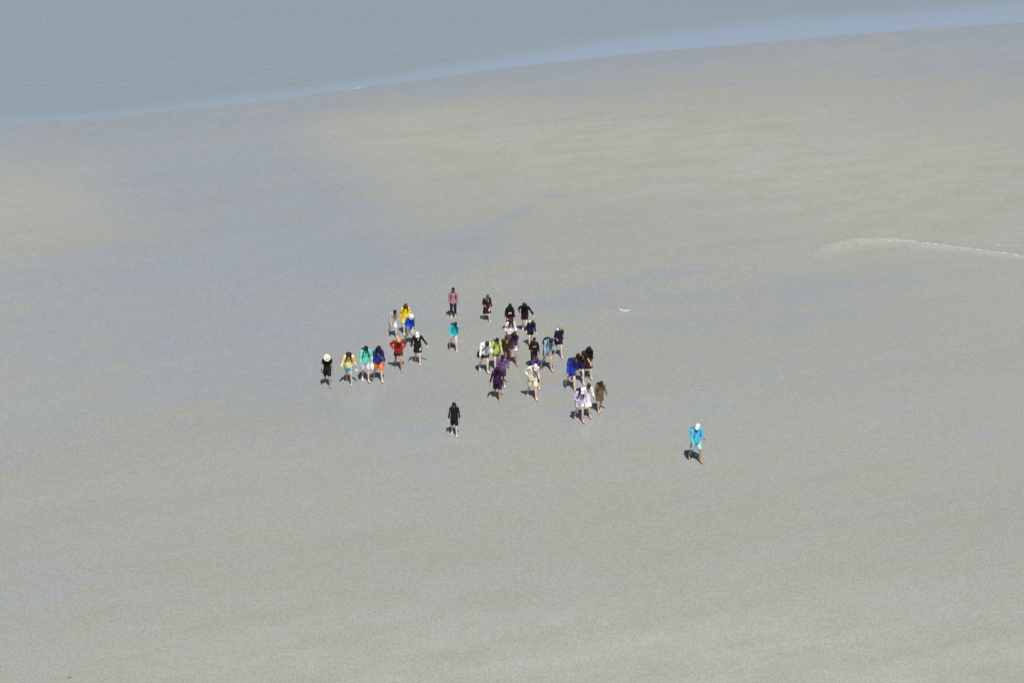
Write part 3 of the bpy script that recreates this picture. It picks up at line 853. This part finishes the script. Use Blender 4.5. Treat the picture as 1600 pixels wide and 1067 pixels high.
# ------------------------------------------------------------------ who is walking
SK1 = (.54, .36, .27); SK2 = (.40, .24, .16); SK3 = (.66, .48, .38); SK4 = (.28, .15, .09)
BLK = (.010, .009, .011); HB = hairmat((.012, .009, .009)); HBR = hairmat((.032, .016, .011)); HAU = hairmat((.10, .024, .014)); HBL = hairmat((.60, .36, .14)); HDR = hairmat((.055, .014, .012))
f_ = fabric
WH = (.80, .80, .79); CREAM = (.74, .66, .50)
P_ = []
def add(at, face, label, wear, head, pose, **kw):
    P_.append(dict(at=at, face=face, label=label, wear=wear, head=head, pose=pose, **kw))
blackc = f_(BLK); 
add((511, 553, 606), 8, 'person in cream sun hat, black tee and shorts, leftmost of the group',
    [('tee', 'tee_shirt', f_((.012, .009, .014))), ('shorts', 'shorts', blackc)], [('short_hair', HBR), ('sun_hat', f_((.80, .72, .50), .8, 'straw'))],
    dict(lean=10, nod=30, front='l', stride=.9, arms=('swing', 'swing')), skin=SK2,
    bags=[('shoulder_bag_r', blackc, 'black shoulder bag on the right hip of the person in cream sun hat')])
add((545, 549.5, 604), 4, 'person in pale yellow jacket and sky blue shorts',
    [('jacket', 'jacket', f_((.86, .72, .27))), ('short_shorts', 'shorts', f_((.09, .42, .66)))], [('long_hair', HBR)],
    dict(lean=14, nod=32, front='l', stride=1.1, arms=('out', 'out'), roll=2), skin=SK1,
    bags=[('backpack', f_((.09, .055, .03)), 'brown backpack worn over the pale yellow jacket'), ('hand_bag_l', f_((.78, .78, .76)), 'white bag held between the pale yellow and the mint jackets', .20, .055)])
add((572, 540, 598), 14, 'person in mint green jacket and white shorts holding a white bag',
    [('jacket', 'jacket', f_((.16, .66, .52))), ('shorts', 'shorts', f_((.62, .63, .68)))], [('short_hair', HB)],
    dict(lean=10, nod=30, front='l', stride=.55, arms=('swing', 'front')), skin=SK3,
    bags=[('backpack', f_((.012, .06, .045)), 'dark green backpack worn over the mint green jacket'), ('hand_bag_l', f_((.84, .84, .84)), 'large white bag hanging in front of the mint green jacket', .44, .095)])
add((592, 540, 598), 16, 'person in navy blue jacket and orange shorts',
    [('jacket', 'jacket', f_((.018, .026, .17))), ('shorts', 'shorts', f_((.86, .20, .035)))], [('long_hair', HB)],
    dict(lean=10, nod=22, front='l', stride=1.0, arms=('swing', 'hang')), skin=SK3,
    bags=[('shoulder_bag_l', f_((.22, .22, .26)), 'grey shoulder bag worn over the navy jacket with orange shorts')])
add((617, 484, 529), 28, 'person in beige striped top and white shorts, far left back row',
    [('sweater', 'top', f_((.56, .48, .38), .85, 'knit', ('stripe', (.36, .27, .22), 6.0))), ('shorts', 'shorts', f_((.74, .70, .66)))], [('short_hair', HBR)],
    dict(lean=14, nod=38, front='l', stride=1.0, arms=('swing', 'front')), skin=SK3)
add((634, 474, 524), 10, 'person with long auburn hair in a bright yellow raincoat',
    [('raincoat', 'raincoat', f_((.90, .66, .012), .6))], [('long_hair', HAU)],
    dict(lean=8, nod=20, front='r', stride=.7, arms=('swing', 'hang')), skin=SK3)
add((643, 490, 541), 22, 'person in bright blue jacket and white hat beside the yellow raincoat',
    [('jacket', 'jacket', f_((.004, .085, .62), .6)), ('shorts', 'shorts', f_((.42, .40, .37)))], [('short_hair', HBR), ('bucket_hat', f_((.80, .72, .62)))],
    dict(lean=16, nod=30, front='l', stride=1.0, arms=('front', 'swing')), skin=SK1)
add((623, 528, 582), 8, 'blond person in a red jacket with dark shorts',
    [('jacket', 'jacket', f_((.38, .020, .018))), ('short_shorts', 'shorts', f_((.05, .035, .035)))], [('short_hair', HBL)],
    dict(lean=18, nod=40, front='l', stride=1.2, arms=('hip', 'hip')), skin=SK2)
add((652, 518, 571), 2, 'person in white cap, white scarf and black top behind the red jacket',
    [('sweater', 'sweater', f_((.013, .010, .014))), ('skirt', 'skirt', blackc)], [('short_hair', HBR), ('cap', f_(WH)), ('scarf', f_((.80, .68, .72)))],
    dict(lean=10, nod=24, front='l', stride=.9, arms=('out', 'wide')), skin=SK3)
add((708, 449, 498), 4, 'bearded person in mauve shirt and navy trousers, farthest back',
    [('sweater', 'shirt', f_((.40, .20, .225))), ('rolled_trousers', 'trousers', f_((.012, .014, .05)))], [('short_hair', HB), ('beard', HB)],
    dict(lean=3, nod=12, front='l', stride=.3, arms=('hang', 'hang')), skin=SK1,
    bags=[('backpack', f_((.03, .02, .025)), 'dark backpack worn over the mauve shirt')])
add((711.5, 503, 551), 14, 'person in turquoise jacket and pale shorts in the middle gap of the group',
    [('jacket', 'jacket', f_((.01, .52, .62), .6)), ('short_shorts', 'shorts', f_((.66, .55, .52)))], [('short_hair', HB)],
    dict(lean=14, nod=26, front='l', stride=1.1, arms=('swing', 'swing'), roll=4), skin=SK3,
    bags=[('backpack', f_((.012, .02, .05)), 'dark blue backpack worn over the turquoise jacket')])
add((762, 460, 504), 16, 'person in dark maroon dress and grey pink scarf at the back',
    [('dress', 'dress', f_((.022, .008, .012), .85, 'plaid', ('check', (.05, .014, .02), 14)))], [('short_hair', hairmat((.07, .045, .045))), ('scarf', f_((.42, .30, .33)))],
    dict(lean=8, nod=24, front='l', stride=1.0, arms=('front', 'hang')), skin=SK3)
add((797, 474, 521), 6, 'person in black jacket with a white chest print and dark red skirt',
    [('jacket', 'jacket', blackc), ('skirt', 'skirt', f_((.11, .012, .016)))], [('long_hair', HB)],
    dict(lean=8, nod=18, front='r', stride=.8, arms=('swing', 'swing')), skin=SK1, print=(.17, .085, 1.20, f_((.72, .68, .66))))
add((819, 473, 521), -6, 'person in loose black top with arms out and pale legs, rearmost right',
    [('jacket', 'top', f_((.008, .007, .008))), ('short_shorts', 'shorts', f_((.06, .012, .018)))], [('loose_hair', HB)],
    dict(lean=14, nod=30, front='l', stride=.7, arms=('hip', 'wide')), skin=SK3)
add((799, 498, 549), 14, 'person with dark red hair in a white jacket in the middle of the cluster',
    [('jacket', 'jacket', f_((.84, .82, .83))), ('shorts', 'shorts', f_((.10, .08, .12)))], [('loose_hair', HDR)],
    dict(lean=14, nod=30, front='r', stride=.8, arms=('swing', 'front')), skin=SK1)
add((832, 500, 543), 16, 'person in dark navy jacket with a white hood and pale legs',
    [('jacket', 'jacket', f_((.016, .016, .036))), ('short_shorts', 'shorts', blackc)], [('short_hair', hairmat((.05, .04, .02))), ('hood', f_((.80, .78, .68)))],
    dict(lean=16, nod=34, front='r', stride=1.0, arms=('swing', 'swing'), roll=4), skin=SK3)
add((804, 518, 572), 16, 'person in indigo grey top and white shorts behind the orange scarf',
    [('tee', 'top', f_((.055, .048, .10))), ('short_shorts', 'shorts', f_((.76, .66, .66)))], [('long_hair', HBR)],
    dict(lean=10, nod=28, front='l', stride=.9, arms=('swing', 'swing')), skin=SK2)
add((791, 524, 574), 6, 'person in dark brown jacket and orange scarf with maroon trousers',
    [('jacket', 'jacket', f_((.040, .022, .018))), ('rolled_trousers', 'trousers', f_((.085, .026, .036)))], [('short_hair', HDR), ('scarf', f_((.62, .26, .07)))],
    dict(lean=8, nod=26, front='r', stride=.7, arms=('hang', 'swing')), skin=SK2)
add((761, 533, 584), 16, 'person in white jacket and dark shorts with head bowed, left of the cluster',
    [('jacket', 'jacket', f_((.86, .85, .84))), ('short_shorts', 'shorts', f_((.035, .028, .035)))], [('short_hair', HDR)],
    dict(lean=22, nod=40, front='l', stride=.8, arms=('swing', 'front'), roll=3), skin=SK3, girth=1.08,
    bags=[('shoulder_bag_r', f_((.02, .02, .028)), 'black shoulder bag on the hip of the bowed white jacket')])
add((777, 527.5, 580), 14, 'person in lime green jacket with pale legs',
    [('jacket', 'jacket', f_((.44, .55, .13))), ('short_shorts', 'shorts', f_((.10, .16, .06)))], [('short_hair', HB)],
    dict(lean=10, nod=26, front='r', stride=1.0, arms=('front', 'swing')), skin=SK3,
    bags=[('backpack', f_((.04, .06, .015)), 'dark backpack worn over the lime green jacket')])
add((785, 554, 606), 6, 'person in lavender patterned jacket just behind the dark purple one',
    [('jacket', 'jacket', f_((.11, .05, .16), .85, 'print_cloth', ('dots', (.36, .24, .46), 17))), ('shorts', 'shorts', f_((.05, .03, .06)))], [('short_hair', HB)],
    dict(lean=10, nod=26, front='l', stride=.7, arms=('front', 'out')), skin=SK3)
add((777, 572, 629), 0, 'person in dark purple hooded jacket and navy shorts, front of the cluster',
    [('jacket', 'jacket', f_((.046, .010, .062))), ('shorts', 'shorts', f_((.014, .013, .045)))], [('long_hair', hairmat((.03, .010, .016))), ('hood', f_((.046, .010, .062)))],
    dict(lean=10, nod=26, front='l', stride=1.15, arms=('out', 'out')), skin=SK2)
add((835, 527, 577), 10, 'person all in black with a pale band across the chest',
    [('jacket', 'jacket', f_((.008, .008, .010))), ('rolled_trousers', 'trousers', f_((.007, .007, .009)))], [('short_hair', HDR)],
    dict(lean=4, nod=18, front='r', stride=.6, arms=('front', 'hang')), skin=SK4, print=(.20, .05, 1.27, f_((.45, .45, .45))))
add((861, 528, 581), 22, 'person in light denim blue jacket, head bowed, dark hair',
    [('jacket', 'jacket', f_((.27, .40, .50))), ('short_shorts', 'shorts', f_((.26, .25, .27)))], [('short_hair', HBR)],
    dict(lean=20, nod=38, front='l', stride=1.0, arms=('swing', 'front'), roll=3), skin=SK1,
    bags=[('backpack', f_((.016, .022, .035)), 'dark backpack worn over the denim blue jacket')])
add((876, 510, 560), 16, 'fair haired person in navy sweater with white collar at the right back',
    [('sweater', 'sweater', f_((.018, .013, .055))), ('short_shorts', 'shorts', f_((.018, .012, .016)))], [('short_hair', hairmat((.34, .17, .09))), ('hood', f_((.82, .80, .80)))],
    dict(lean=10, nod=24, front='l', stride=.9, arms=('front', 'swing'), roll=3), skin=SK3,
    bags=[('shoulder_bag_r', f_((.055, .025, .015)), 'brown shoulder bag of the fair haired person in navy')])
add((838.5, 556, 609), 14, 'person in maroon hat and blue purple top behind the cream outfit',
    [('sweater', 'top', f_((.065, .06, .22))), ('short_shorts', 'shorts', blackc)], [('short_hair', HDR), ('beanie', f_((.24, .025, .045)))],
    dict(lean=10, nod=20, front='l', stride=1.0, arms=('swing', 'swing')), skin=SK3)
add((836.5, 568, 626), 14, 'person in white cap and cream jacket and shorts with hand on hip',
    [('jacket', 'jacket', f_((.74, .68, .55))), ('shorts', 'shorts', f_((.76, .66, .50)))], [('short_hair', HBR), ('cap', f_(WH))],
    dict(lean=16, nod=36, front='l', stride=.9, arms=('hip', 'hang'), roll=4), skin=SK3,
    bags=[('shoulder_bag_l', f_((.05, .012, .018)), 'dark maroon shoulder bag worn over the cream jacket')])
add((897, 558, 613), 14, 'person in royal blue jacket with bare pale legs on the right',
    [('jacket', 'jacket', f_((.012, .042, .40), .6)), ('short_shorts', 'shorts', f_((.03, .04, .20)))], [('short_hair', HBR)],
    dict(lean=16, nod=26, front='l', stride=1.2, arms=('swing', 'swing'), roll=5), skin=SK3,
    bags=[('backpack', f_((.012, .018, .06)), 'navy backpack worn over the royal blue jacket')])
add((911.5, 547.5, 602), 14, 'person in dark brown top beside the royal blue jacket',
    [('tee', 'top', f_((.020, .011, .010))), ('short_shorts', 'shorts', f_((.014, .014, .10)))], [('short_hair', HBR), ('scarf', f_((.60, .34, .24)))],
    dict(lean=18, nod=30, front='l', stride=1.0, arms=('hang', 'wide'), roll=6), skin=SK3)
add((921, 541, 593), 14, 'person with very long black hair behind the dark brown top',
    [('dress', 'dress', f_((.022, .010, .012)))], [('loose_hair', HB)],
    dict(lean=12, nod=24, front='l', stride=.9, arms=('swing', 'swing')), skin=SK3)
add((909.5, 605, 661), 16, 'person in white cap, lavender jacket and white shorts, right front',
    [('jacket', 'jacket', f_((.55, .48, .66))), ('short_shorts', 'shorts', f_((.76, .75, .78)))], [('long_hair', HBR), ('cap', f_((.84, .82, .80)))],
    dict(lean=14, nod=30, front='l', stride=.8, arms=('front', 'front'), roll=2), skin=SK1,
    bags=[('backpack', f_((.03, .03, .07)), 'dark backpack worn over the lavender jacket')])
add((920, 598, 654), 18, 'person in white shirt dress directly behind the lavender jacket',
    [('dress', 'dress', f_((.80, .80, .83)))], [('bun_hair', HDR)],
    dict(lean=12, nod=32, front='l', stride=.7, arms=('swing', 'front')), skin=SK1)
add((939.5, 595, 646), 14, 'person in olive brown coat, rightmost of the main cluster',
    [('jacket', 'coat', f_((.17, .125, .075))), ('skirt', 'skirt', f_((.11, .08, .055)))], [('short_hair', HBR)],
    dict(lean=10, nod=30, front='r', stride=.7, arms=('hang', 'out')), skin=SK1,
    bags=[('backpack', f_((.02, .016, .012)), 'dark backpack worn over the olive brown coat')])
add((709.5, 628, 683), 2, 'lone person in black sweater and black shorts in front of the group',
    [('sweater', 'sweater', f_((.011, .009, .011))), ('shorts', 'shorts', f_((.012, .008, .009)))], [('long_hair', HB)],
    dict(lean=4, nod=20, front='l', stride=.75, arms=('hang', 'hang')), skin=SK3)
add((1090, 661, 724), 18, 'lone person in sky blue jacket and white cap walking ahead on the right',
    [('jacket', 'jacket', f_((.075, .48, .74), .6)), ('shorts', 'shorts', f_((.34, .62, .66)))], [('short_hair', HBR), ('cap', f_((.82, .82, .80)))],
    dict(lean=4, nod=34, front='l', stride=.75, arms=('swing', 'front'), turn=-30, apart=3), skin=SK2, girth=1.06,
    bags=[('backpack', f_((.05, .22, .42)), 'blue backpack worn by the lone person on the right')])
for i, sp in enumerate(P_): person(sp, i)

# a short dark stick stranded on the sand, bottom left
sx, sy = ground_at(108, 1058.5)
q = NT('weathered_wood'); Pq = q.new('ShaderNodeTexCoord').outputs['Object']; nn = q.noise(q.mapping(Pq, (3, 30, 30)), 4, 4, .6)
q.l(q.mix(nn, (.03, .025, .02), (.10, .085, .065)), q.b.inputs['Base Color']); q.b.inputs['Roughness'].default_value = .8
tv, tf = loft([(-.085, -.014, .010, .006, .006), (-.05, -.004, .016, .013, .013), (0, .0, .018, .012, .012), (.045, .012, .020, .014, .014), (.075, .030, .016, .007, .007)], 9, ref=(0, 0, 1))
st = link(bpy.data.objects.new('driftwood_stick', None)); st.location = (sx, sy, sand_z(sx, sy))
mesh_obj('stem', tv, tf, q.m, st)
kv, kf = seg((.045, .012, .022), (.075, -.02, .045), .008, .004, 4, n=8)
mesh_obj('knot', kv, kf, q.m, st)
tag(st, 'short dark stick lying on the bare sand near the lower left corner', 'stick')
